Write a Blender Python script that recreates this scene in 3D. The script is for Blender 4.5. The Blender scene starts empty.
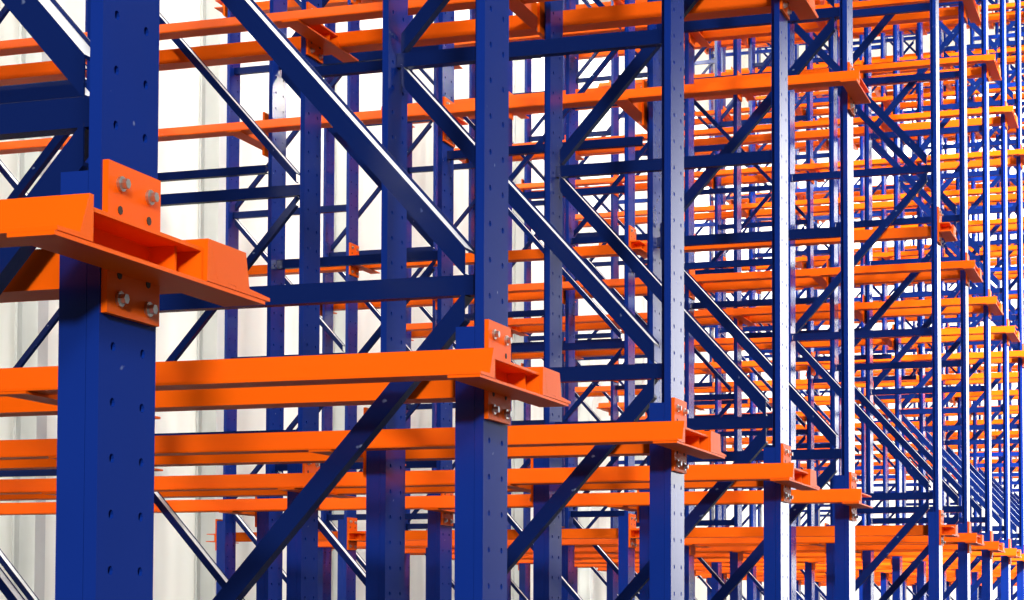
import bpy, math, random
from mathutils import Vector, Matrix

# ------------------------------------------------------------------ camera, sky, light
SC = bpy.context.scene
COL = SC.collection
S = 1.4            # metres from the camera to the rack face (all plan sizes below are in this unit)
CAMZ = 1.6         # camera height above the floor
F_PX, YAW, PITCH, ROLL, SHIFT = 1992.33, 18.8014, 2.6049, 0.1948, 221.787

a, b, c = (math.radians(v) for v in (YAW, PITCH, ROLL))
_fw = Vector((math.cos(a), math.sin(a), 0)); _rt = Vector((math.sin(a), -math.cos(a), 0)); _up = Vector((0, 0, 1))
FW = _fw * math.cos(b) + _up * math.sin(b); UP2 = _up * math.cos(b) - _fw * math.sin(b)
RT = _rt * math.cos(c) + UP2 * math.sin(c); UP = UP2 * math.cos(c) - _rt * math.sin(c)
cam = bpy.data.cameras.new('camera'); camo = bpy.data.objects.new('camera', cam); COL.objects.link(camo)
m = Matrix((RT, UP, -FW)).transposed().to_4x4(); m.translation = (0, 0, CAMZ)
camo.matrix_world = m
cam.sensor_width = 36; cam.lens = F_PX * 36 / 1024; cam.shift_y = SHIFT / 1024
cam.clip_start = .05; cam.clip_end = 400
SC.camera = camo

def proj(x, y, h):
    """pixel (1024x600 frame) of a point given in rack units, h above the camera"""
    v = Vector((x, y, h)); z = v.dot(FW)
    if z < .05: return None
    return 512 + F_PX * v.dot(RT) / z, 300 - F_PX * v.dot(UP) / z + SHIFT
def seen(pts, mx=40, my=60):
    for p in pts:
        q = proj(*p)
        if q and -mx < q[0] < 1024 + mx and -my < q[1] < 600 + my: return True
    return False

vs = SC.view_settings
SC.display_settings.display_device = 'sRGB'
vs.view_transform = 'Standard'; vs.look = 'None'; vs.gamma = 1; vs.use_curve_mapping = False
vs.exposure = 0.0
SC.cycles.use_denoising = True
SC.cycles.max_bounces = 8

w = bpy.data.worlds.new('sky'); SC.world = w; w.use_nodes = True
nt = w.node_tree; N = nt.nodes; N.clear(); L = nt.links
out = N.new('ShaderNodeOutputWorld'); bg = N.new('ShaderNodeBackground')
tc = N.new('ShaderNodeTexCoord')
def lobe(direction, d0, d1, v0, v1):
    dot = N.new('ShaderNodeVectorMath'); dot.operation = 'DOT_PRODUCT'; dot.inputs[1].default_value = Vector(direction).normalized()
    mr = N.new('ShaderNodeMapRange'); mr.interpolation_type = 'SMOOTHSTEP'
    for k, v in (('From Min', d0), ('From Max', d1), ('To Min', v0), ('To Max', v1)): mr.inputs[k].default_value = v
    L.new(tc.outputs['Generated'], dot.inputs[0]); L.new(dot.outputs['Value'], mr.inputs['Value'])
    return mr.outputs[0]
# bright lobes added to the sky: low over the far aisle end, and overhead
ad = N.new('ShaderNodeMath'); ad.operation = 'ADD'
L.new(lobe((1, -.06, .10), .973, .989, .0, 6.5), ad.inputs[0]); L.new(lobe((.75, .15, .66), .90, .97, .10, 5), ad.inputs[1])
L.new(ad.outputs[0], bg.inputs['Strength']); bg.inputs['Color'].default_value = (1, .99, 1, 1)
L.new(bg.outputs[0], out.inputs[0])

def light(name, kind, loc, target, energy, size=None, color=(1, 1, 1)):
    d = bpy.data.lights.new(name, kind); d.energy = energy; d.color = color
    if kind == 'AREA': d.shape = 'RECTANGLE'; d.size, d.size_y = size
    elif size: d.angle = size
    o = bpy.data.objects.new(name, d); COL.objects.link(o); o.location = loc
    o.rotation_euler = (Vector(target) - Vector(loc)).to_track_quat('-Z', 'Y').to_euler()
    return o
# added soft sun from behind the camera, brightens the camera-facing rack sides
light('fill_sun', 'SUN', (-10, -6, 9), (0, 0, 0), .35, math.radians(20), (1, .96, .9))
# added fill spots, unseen: one behind the camera, one along the aisle
sp = light('fill_spot', 'SPOT', (-16, -7, 7.5), (8, -.6, 3.0), 19000, None, (1, .96, .9))
sq = light('fill_spot', 'SPOT', (4, -6.5, 8.5), (24, .6, 3.2), 45000, None, (1, .97, .92))
sq.data.spot_size = math.radians(40); sq.data.spot_blend = .7; sq.data.shadow_soft_size = .6
sp.data.spot_size = math.radians(38); sp.data.spot_blend = .8; sp.data.shadow_soft_size = .6
# high-bay lamps over the aisle
for x, y, z, e in ((-4, -3.5, 6.5, 500), (7, -4.5, 9.5, 900), (17, -4.5, 9.5, 2000), (27, -4.5, 9.5, 2000)):
    light('high_bay_lamp', 'AREA', (x, y, z), (x + 5, 3, 2.5), e, (3, 1), (1, .97, .92))
# high-bay lamps over the corridor between the racks and the white wall
for i in range(4):
    x = 8 + 9 * i
    light('high_bay_lamp', 'AREA', (x, 7.2, 10.5), (x, 8.3, 3.0), (760, 640, 640, 640)[i], (6, .8), (1, .98, .9))
light('high_bay_lamp', 'AREA', (35.5, 4, 10.5), (38, 4, 4), 900, (2, 6), (1, .98, .95))

# ------------------------------------------------------------------ materials
def mat(name, col, rough=.4, metal=0, spec=.5, coat=0, wear=None, wear_scale=30, wear_lo=.68, vary=.12, vscale=3):
    m = bpy.data.materials.new(name); m.use_nodes = True
    t = m.node_tree; n = t.nodes; bs = n['Principled BSDF']
    tc = n.new('ShaderNodeTexCoord')
    nz = n.new('ShaderNodeTexNoise'); nz.inputs['Scale'].default_value = vscale; nz.inputs['Detail'].default_value = 4
    t.links.new(tc.outputs['Object'], nz.inputs['Vector'])
    r = n.new('ShaderNodeMapRange'); r.inputs['To Min'].default_value = 1 - vary; r.inputs['To Max'].default_value = 1 + vary
    t.links.new(nz.outputs['Fac'], r.inputs['Value'])
    mx = n.new('ShaderNodeVectorMath'); mx.operation = 'SCALE'; mx.inputs[0].default_value = col
    t.links.new(r.outputs[0], mx.inputs['Scale']); last = mx.outputs[0]
    if wear:
        n2 = n.new('ShaderNodeTexNoise'); n2.inputs['Scale'].default_value = wear_scale; n2.inputs['Detail'].default_value = 2
        t.links.new(tc.outputs['Object'], n2.inputs['Vector'])
        r2 = n.new('ShaderNodeMapRange'); r2.inputs['From Min'].default_value = wear_lo; r2.inputs['From Max'].default_value = wear_lo + .06
        t.links.new(n2.outputs['Fac'], r2.inputs['Value'])
        mm = n.new('ShaderNodeMix'); mm.data_type = 'RGBA'
        t.links.new(r2.outputs[0], mm.inputs[0]); t.links.new(last, mm.inputs[6]); mm.inputs[7].default_value = (*wear, 1)
        last = mm.outputs[2]
    t.links.new(last, bs.inputs['Base Color'])
    bs.inputs['Roughness'].default_value = rough; bs.inputs['Metallic'].default_value = metal
    bs.inputs['Specular IOR Level'].default_value = spec; bs.inputs['Coat Weight'].default_value = coat
    bs.inputs['Coat Roughness'].default_value = .15
    return m
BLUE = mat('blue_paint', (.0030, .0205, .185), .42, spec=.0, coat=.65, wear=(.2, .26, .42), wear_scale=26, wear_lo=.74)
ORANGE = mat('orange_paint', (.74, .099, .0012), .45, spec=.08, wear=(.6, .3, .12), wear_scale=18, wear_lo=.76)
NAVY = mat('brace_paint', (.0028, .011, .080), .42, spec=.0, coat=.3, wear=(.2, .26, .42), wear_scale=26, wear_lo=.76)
HOLE = mat('dark_hole', (.02, .012, .01), .8)
ZINC = mat('zinc', (.55, .55, .53), .35, 1)
GLEAM = mat('flange_gleam', (.78, .79, .79), .5, .1)  # pale colour painting the white gleam on the diagonals' upper flanges
def wall_mat():
    m = mat('white_sheet_wall', (.86, .86, .79), .6, vary=.05, vscale=.4)
    t = m.node_tree; n = t.nodes; bs = n['Principled BSDF']
    tc = n.new('ShaderNodeTexCoord'); wv = n.new('ShaderNodeTexWave'); wv.inputs['Scale'].default_value = 1.1
    t.links.new(tc.outputs['Object'], wv.inputs['Vector'])
    bp = n.new('ShaderNodeBump'); bp.inputs['Strength'].default_value = .25; bp.inputs['Distance'].default_value = .03
    t.links.new(wv.outputs['Fac'], bp.inputs['Height']); t.links.new(bp.outputs[0], bs.inputs['Normal'])
    return m
WALL = wall_mat()
PILLAR = mat('grey_steel_column', (.58, .59, .57), .5)
FLOOR = mat('concrete', (.06, .06, .058), .45, vary=.2, vscale=.7)

# ------------------------------------------------------------------ mesh helpers (rack units, scaled to metres)
class MB:
    def __init__(s): s.v = []; s.f = []
    def add(s, vs, fs):
        k = len(s.v); s.v += [tuple(v) for v in vs]; s.f += [tuple(i + k for i in f) for f in fs]; return s
    def box(s, x0, x1, y0, y1, z0, z1):
        v = [(x, y, z) for z in (z0, z1) for y in (y0, y1) for x in (x0, x1)]
        return s.add(v, [(0, 2, 3, 1), (4, 5, 7, 6), (0, 1, 5, 4), (2, 6, 7, 3), (0, 4, 6, 2), (1, 3, 7, 5)])
    def prism(s, poly, axis, a0, a1):
        """closed polygon in the plane across 'axis', extruded from a0 to a1"""
        n = len(poly)
        def P(u, t, q): return {'y': (u, q, t), 'x': (q, u, t), 'z': (u, t, q)}[axis]
        v = [P(u, t, a0) for u, t in poly] + [P(u, t, a1) for u, t in poly]
        f = [(i, (i + 1) % n, n + (i + 1) % n, n + i) for i in range(n)]
        return s.add(v, f + [tuple(range(n - 1, -1, -1)), tuple(range(n, 2 * n))])
    def channel(s, p, q, hw, x0, x1, t, lip=0, far=None):
        """C channel in the frame plane from p to q (y, z), ends cut upright: web at x0, flanges reaching x1,
        half height hw; 'far' carries the upper flange on to a second, slightly taller wall"""
        p, q = Vector(p), Vector(q); d = (q - p).normalized(); nrm = Vector((-d.y, d.x))
        if far:
            sec = [(x0, -hw), (x1, -hw), (x1, -hw + t), (x0 + t, -hw + t), (x0 + t, hw - t), (far, hw - t), (far, hw + lip), (far - t, hw + lip), (far - t, hw), (x0, hw)]
            caps = [(0, 1, 2, 3), (0, 3, 4, 9), (4, 5, 8, 9), (5, 6, 7, 8)]
        else:
            sec = [(x0, -hw), (x1, -hw), (x1, -hw + t), (x0 + t, -hw + t), (x0 + t, hw - t), (x1, hw - t), (x1, hw), (x0, hw)]
            caps = [(0, 1, 2, 3), (0, 3, 4, 7), (4, 5, 6, 7)]
        v = []
        for base in (p, q):
            for x, u in sec:
                w_ = base + nrm * u
                w_ += d * ((base.x - w_.x) / d.x)
                v.append((x, w_.x, w_.y))
        n = len(sec)
        f = [(i, (i + 1) % n, n + (i + 1) % n, n + i) for i in range(n)]
        f += [tuple(reversed(c)) for c in caps] + [tuple(n + k for k in c) for c in caps]
        return s.add(v, f)
    def join(s, o, dx=0, dy=0, dz=0, my=False):
        vs = [(x + dx, (-y if my else y) + dy, z + dz) for x, y, z in o.v]
        return s.add(vs, [tuple(reversed(f)) for f in o.f] if my else o.f)
    def mesh(s, name, material, mirror_y=False):
        me = bpy.data.meshes.new(name)
        me.from_pydata([(x * S, (-y if mirror_y else y) * S, z * S) for x, y, z in s.v], [], s.f)
        import bmesh
        b_ = bmesh.new(); b_.from_mesh(me); bmesh.ops.recalc_face_normals(b_, faces=b_.faces); b_.to_mesh(me); b_.free()
        me.materials.append(material); me.update(); return me

def link(name, me, parent=None, loc=(0, 0, 0)):
    o = bpy.data.objects.new(name, me); COL.objects.link(o)
    o.location = tuple(v * S for v in loc)
    if parent: o.parent = parent
    return o
def tag(o, label=None, cat=None, group=None, kind=None):
    if label: o['label'] = label
    if cat: o['category'] = cat
    if group: o['group'] = group
    if kind: o['kind'] = kind
    return o

Z0 = -CAMZ / S               # floor height in rack units relative to the camera
def world_z(h): return h - Z0   # rack units above the floor

# ------------------------------------------------------------------ setting
def slab(name, x0, x1, y0, y1, z0, z1, material):
    return tag(link(name, MB().box(x0, x1, y0, y1, z0, z1).mesh(name, material)), kind='structure')
WY = 5.9; EX = 27.5; WH = 10.5
slab('floor', -6, EX, -9, WY + .1, -.1, 0, FLOOR)
slab('wall_back', 2.6, EX + .1, WY, WY + .1, 0, WH, WALL)
slab('wall_end', EX, EX + .1, .2, WY, 0, WH, WALL)
for i in range(11):
    x = 5.02 + i * 2.05
    me = MB().box(x, x + .10, WY - .14, WY - .125, 0, WH).box(x, x + .10, WY - .015, WY, 0, WH).box(x + .045, x + .055, WY - .125, WY - .015, 0, WH).mesh('wall_column', PILLAR)
    tag(link('trim_%d' % (i + 1), me), kind='structure')

# ------------------------------------------------------------------ rack geometry
W = .112; HW = W / 2; BD = .628
TOP = 6.45
H1, DH = .38, 1.2887
LEVELS = [H1 + DH * k for k in range(5)]
NODE0, DN = .501, .7015
YF = (1.0, 2.357, 3.714)         # front faces of the three frames one behind the other
XL = [1.6916, 2.8026, 3.9421, 5.0926, 6.1833] + [8.522 + 1.13 * i for i in range(15)]
PART_LINES = 11                  # lines further away are too small to show their parts
ORD = 'first second third fourth fifth sixth seventh eighth ninth tenth eleventh twelfth'.split()

def upright_mb():
    m = MB(); t = .0035; p = .055; r = .0048
    zt = world_z(TOP); n = int(zt / p)
    for i in range(n):
        z0 = i * p; z1 = z0 + p if i < n - 1 else zt; zc = z0 + p * .5
        for s_ in (-1, 1):
            x0, x1 = (-HW, 0) if s_ < 0 else (0, HW)
            xc = s_ * HW * .52
            ring = [(x0, z0), (xc, z0), (x1, z0), (x1, zc), (x1, z1), (xc, z1), (x0, z1), (x0, zc)]
            hole = [(xc + r * math.cos(q), zc + r * math.sin(q)) for q in [math.radians(-135 + 45 * k) for k in range(8)]]
            v = [(x, y, z) for y in (0, t) for x, z in ring + hole]
            f = []
            for k in range(8):
                j = (k + 1) % 8
                f += [(k, j, 8 + j, 8 + k), (16 + j, 16 + k, 24 + k, 24 + j), (8 + k, 8 + j, 24 + j, 24 + k)]
            m.add(v, f)
    for s_ in (-1, 1):            # flange, inward step, rear leg, lip
        o = [(HW, 0), (HW, .014), (.016, .014), (.016, .030), (.013, .030)]
        q = [(HW - t, t), (HW - t, .014 - t), (.016 - t, .014 - t), (.016 - t, .030 - .002), (.013, .030 - .002)]
        poly = [(s_ * x, y) for x, y in o] + [(s_ * x, y) for x, y in reversed(q)]
        k = len(poly)
        v = [(x, y, 0) for x, y in poly] + [(x, y, zt) for x, y in poly]
        f = [(i, (i + 1) % k, k + (i + 1) % k, k + i) for i in range(k)]
        for i in range(4):
            f += [(i, i + 1, 8 - i, 9 - i), (k + i, k + 9 - i, k + 8 - i, k + i + 1)]
        m.add(v, f)
    return m
def sleeve_mb():
    """second post clamped round the back of the upright up to the first level"""
    m = MB(); zt = world_z(H1 + .05)
    for s_ in (-1, 1):
        m.box(*sorted((s_ * .0165, s_ * HW)), .0145, .045, 0, zt)
    return m
def foot_mb(): return MB().box(-.075, .075, -.03, .09, 0, .008)
def hexbolt(x, z, y0, r=.0052, d=.006):
    m = MB()
    for rr, ya, yb, n in ((r * 1.5, y0, y0 - .003, 12), (r, y0 - .003, y0 - .003 - d, 6)):
        v = [(x + rr * math.cos(6.2832 * k / n), y, z + rr * math.sin(6.2832 * k / n)) for y in (ya, yb) for k in range(n)]
        m.add(v, [(k, (k + 1) % n, n + (k + 1) % n, n + k) for k in range(n)] + [tuple(range(n)), tuple(range(2 * n - 1, n - 1, -1))])
    return m
def plate_mb():
    """bolted plate on the post (z measured from the top of the rail)"""
    m = MB(); y0, y1 = -.007, -.0005
    m.box(-HW + .002, HW - .006, y0, y1, -.090, .060)
    return m
def holes_in_plate():
    m = MB()
    for x, z in ((-.031, -.050), (.026, -.050), (-.031, .014), (.026, .014)):
        n = 8; r = .0045
        v = [(x + r * math.cos(6.2832 * k / n), y, z + r * math.sin(6.2832 * k / n)) for y in (-.0065, -.0078) for k in range(n)]
        m.add(v, [(k, (k + 1) % n, n + (k + 1) % n, n + k) for k in range(n)] + [tuple(range(2 * n - 1, n - 1, -1))])
    return m
def bolts_mb():
    return [hexbolt(x, z, -.007) for x, z in ((-.031, .040), (.026, .038), (-.031, -.074), (.026, -.076))]
NEAR_X = (-.265, -.105)           # extents of the near rail, from the left edge of the post
def arm_mb(side):
    """C channel open towards the aisle, with a low seat under each rail; x measured from the post's centre"""
    m = MB(); t = .004
    zb, zt, y0, y1 = -.0485, -.010, -.056, -.007
    c0 = -.105 - HW if side != 'far' else -HW      # between the rails
    c1 = .114 - HW if side != 'near' else HW
    x0 = -.172 - HW if side != 'far' else -HW      # with the seats
    x1 = .250 - HW if side != 'near' else HW
    m.box(c0, c1, y1 - t, y1, zb + t, zt)
    m.box(x0, x1, y0, y1, zb, zb + t)
    m.box(c0, c1, y0 + .004, y1 - t, zt - t, zt)
    if side != 'near':            # end box next to the far rail
        m.box(c1 - t, c1, y0 + .004, y1 - t, zb + t, zt - t)
        m.box(.020, .020 + t, y0 + .016, y1 - t, zb + t, zt - t)
    return m
def rail_mb(side, y0=.944, y1=4.446):
    """pallet rail with a low ledge; x from the post's left edge, z from its top"""
    if side == 'near':
        sec = [(-.107, 0), (-.107, -.0435), (-.168, -.0435), (-.168, -.0395), (-.130, -.0385), (-.114, 0)]
    else:
        sec = [(.117, 0), (.116, -.0435), (.180, -.0435), (.180, -.0395), (.138, -.0385), (.124, 0)]
    return MB().prism(sec, 'y', y0, y1)
def end_stop_mb():
    """closing piece on the aisle end of the far rail"""
    sec = [(.1245, 0), (.1385, -.0383), (.1385, -.0390), (.1805, -.0390), (.1805, -.0435), (.262, -.0435), (.262, -.0395), (.212, -.0370), (.203, 0)]
    return MB().prism(sec, 'y', .944, .995)
def horizontal_mb(): return MB().channel((.018, 0), (BD - .001, 0), .0155, -.0115, .0115, .0028)
def diagonal_mb(up, slim=False):
    z0, z1 = (.036, DN - .032)
    p, q = ((.047, z0), (BD - .012, z1)) if up else ((.047, z1), (BD - .012, z0))
    if slim: return MB().channel(p, q, .0100, -.0122, .0060, .0028, .002, .016)
    return MB().channel(p, q, .0150, -.0122, .0122, .0028, .004, .031)

ME = {}
ME['upright'] = upright_mb().mesh('upright', BLUE)
ME['sleeve'] = sleeve_mb().mesh('reinforcing_post', BLUE)
ME['foot'] = foot_mb().mesh('foot_plate', BLUE)
PLT, HOL = plate_mb(), holes_in_plate()
for r in (0, 1):                  # 1: on the rear post, facing the wall
    for sd in ('both', 'near', 'far'):
        ME['arm', r, sd] = arm_mb(sd).mesh('bracket', ORANGE, r)
        ME['bracket', r, sd] = MB().join(arm_mb(sd)).join(PLT).mesh('bracket', ORANGE, r)
    me = ME['plate', r] = MB().join(PLT).join(HOL).mesh('bracket_plate', ORANGE, r)
    me.materials.append(HOLE)
    for k, p in enumerate(me.polygons):
        if k >= len(PLT.f): p.material_index = 1
    for k, b_ in enumerate(bolts_mb()): ME['bolt', r, k] = b_.mesh('bolt', ZINC, r)
def gleam_edge(me):
    """light caught on the upper flange of a diagonal, painted as a pale material"""
    me.materials.append(GLEAM)
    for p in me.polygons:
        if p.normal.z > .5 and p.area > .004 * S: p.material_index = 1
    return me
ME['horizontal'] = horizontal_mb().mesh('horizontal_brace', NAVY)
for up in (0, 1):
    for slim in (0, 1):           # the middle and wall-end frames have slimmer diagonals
        ME['diagonal', up, slim] = gleam_edge(diagonal_mb(up, slim).mesh('diagonal_brace', NAVY))
for sd in ('near', 'far'): ME['rail', sd] = rail_mb(sd).mesh('rack_rail', ORANGE)
ME['end_stop'] = end_stop_mb().mesh('end_stop', ORANGE)
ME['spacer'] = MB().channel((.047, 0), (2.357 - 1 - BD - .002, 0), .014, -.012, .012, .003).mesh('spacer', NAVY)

def side_of(i): return 'near' if i == 4 else 'far' if i == 5 else 'both'
def row_words(i):
    if i < 5: return '%s rack row from the camera' % ORD[i]
    return '%s rack row past the wide gap' % ORD[i - 5]
DEPTH = ('aisle-end', 'middle', 'wall-end')
FRAME_LABEL = {
    (0, 0): 'big dark blue frame nearest the camera, its post filling the photo top to bottom',
}
def node_list(d, i):
    """(height, k) of the brace nodes in view for this frame"""
    res = []
    for k in range(-2, 9):
        h = NODE0 + DN * k
        res.append((h, k))
    return res

far_mesh = {}
def merged_frame(d):
    """a whole frame as one mesh, for the far rows where no part can be made out"""
    if d in far_mesh: return far_mesh[d]
    zt = world_z(TOP); lo, di, hi = MB(), MB(), MB()
    for y in (0, BD):
        lo.join(MB().box(-HW, HW, 0, .014, 0, zt).box(-.016, .016, .014, .030, 0, zt).box(-HW, HW, .0145, .045, 0, world_z(H1 + .05)), dy=y)
        for h in LEVELS:
            hi.join(MB().join(arm_mb('both')).join(PLT), dy=y + (.0465 if y else 0), dz=world_z(h), my=bool(y))
    for k in range(-2, 9):
        z = world_z(NODE0 + DN * k)
        lo.join(horizontal_mb(), dz=z)
        if k < 8: di.join(diagonal_mb((k % 2 == 0) == (d == 0), d > 0), dz=z)
    nd = len(lo.f); lo.join(di); nv = len(lo.f); lo.join(hi)
    me = lo.mesh('far_frame', BLUE); me.materials.append(ORANGE); me.materials.append(GLEAM); me.materials.append(NAVY)
    for i, p in enumerate(me.polygons):
        if i >= nv: p.material_index = 1
        elif i >= nd and p.normal.z > .5 and p.area > .004 * S: p.material_index = 2  # painted gleam on the upper flanges
        elif i >= nd: p.material_index = 3
    far_mesh[d] = me
    return me

def build_frame(i, d):
    X = XL[i] + HW; Y = YF[d]
    if i >= PART_LINES:
        o = link('pallet_rack', merged_frame(d), None, (X, Y, 0))
        return tag(o, 'small far blue rack frame among the crowded rows at the back', 'rack frame', 'far rack frames')
    root = bpy.data.objects.new('pallet_rack', None); COL.objects.link(root); root.location = (X * S, Y * S, 0)
    lab = FRAME_LABEL.get((i, d)) or 'blue braced %s frame of the %s' % (DEPTH[d], row_words(i))
    tag(root, lab, 'rack frame', 'blue rack frames')
    sd = side_of(i)
    for y in (0, BD):
        u = link('upright', ME['upright'], root, (0, y, 0))
        link('reinforcing_post', ME['sleeve'], u); link('foot_plate', ME['foot'], u)
        for h in LEVELS:
            if not seen([(X + dx, Y + y, h + dz) for dx in (-.2, 0, .2) for dz in (-.1, 0, .1)], 150, 150): continue
            r = 1 if y else 0
            by = (BD + (.0465 if h < H1 + .1 else .031)) if r else 0
            key = 'arm' if i < 6 else 'bracket'
            a_ = tag(link('bracket', ME[key, r, sd], root, (0, by, world_z(h))), 'orange rail bracket')
            if i < 6:
                link('bracket_plate', ME['plate', r], a_)
                for q in range(4): tag(link('bolt', ME['bolt', r, q], a_), 'silver hex bolt')
    for h, k in node_list(d, i):
        if seen([(X, Y + y, h) for y in (0, BD / 2, BD)], 150, 150):
            link('horizontal_brace', ME['horizontal'], root, (0, 0, world_z(h)))
        if k < 8 and seen([(X, Y + y, h + z) for y in (0, BD / 2, BD) for z in (0, DN / 2, DN)], 150, 150):
            # first frame: front nodes at even k; the next frames the other way round
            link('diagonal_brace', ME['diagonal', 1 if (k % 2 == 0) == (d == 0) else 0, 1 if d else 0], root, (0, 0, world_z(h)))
    return root

for i in range(len(XL)):
    for d in range(3):
        pts = [(XL[i] + dx, YF[d] + y, h) for dx in (0, W) for y in (0, BD * .5, BD) for h in (-.1, .3, 1, 2, 4)]
        if seen(pts, 20, 0): build_frame(i, d)

LEVEL_WORD = ('lowest-level', 'second-level', 'third-level', 'fourth-level', 'top-level')
for i in range(len(XL)):
    for k, h in enumerate(LEVELS):
        for sd in ('near', 'far'):
            if side_of(i) not in ('both', sd): continue
            x = XL[i] + (-.15 if sd == 'near' else .15)
            if not seen([(x, .944 + 3.45 * q / 20, h) for q in range(21)], 0, 0): continue
            o = link('rack_rail', ME['rail', sd], None, (XL[i], 0, world_z(h)))
            if sd == 'far' and i < PART_LINES: link('end_stop', ME['end_stop'], o)
            if i < PART_LINES:
                where = 'camera side' if sd == 'near' else 'far side'
                tag(o, 'orange %s rail on the %s of the %s' % (LEVEL_WORD[k], where, row_words(i)), 'rack rail', 'orange pallet rails')
            else:
                tag(o, 'small far orange rail among the crowded rows at the back', 'rack rail', 'far orange rails')

for i in range(2, PART_LINES):
    for d in (0, 1):
        h = 1.54; y = YF[d] + BD
        if seen([(XL[i] + HW, y + q * .24, h) for q in range(4)], 0, 0):
            o = link('frame_spacer', ME['spacer'], None, (XL[i] + HW, y, world_z(h)))
            tag(o, 'short blue spacer bar behind %s frame, %s' % (('aisle-end', 'middle')[d], row_words(i)), 'spacer bar', 'blue frame spacers')
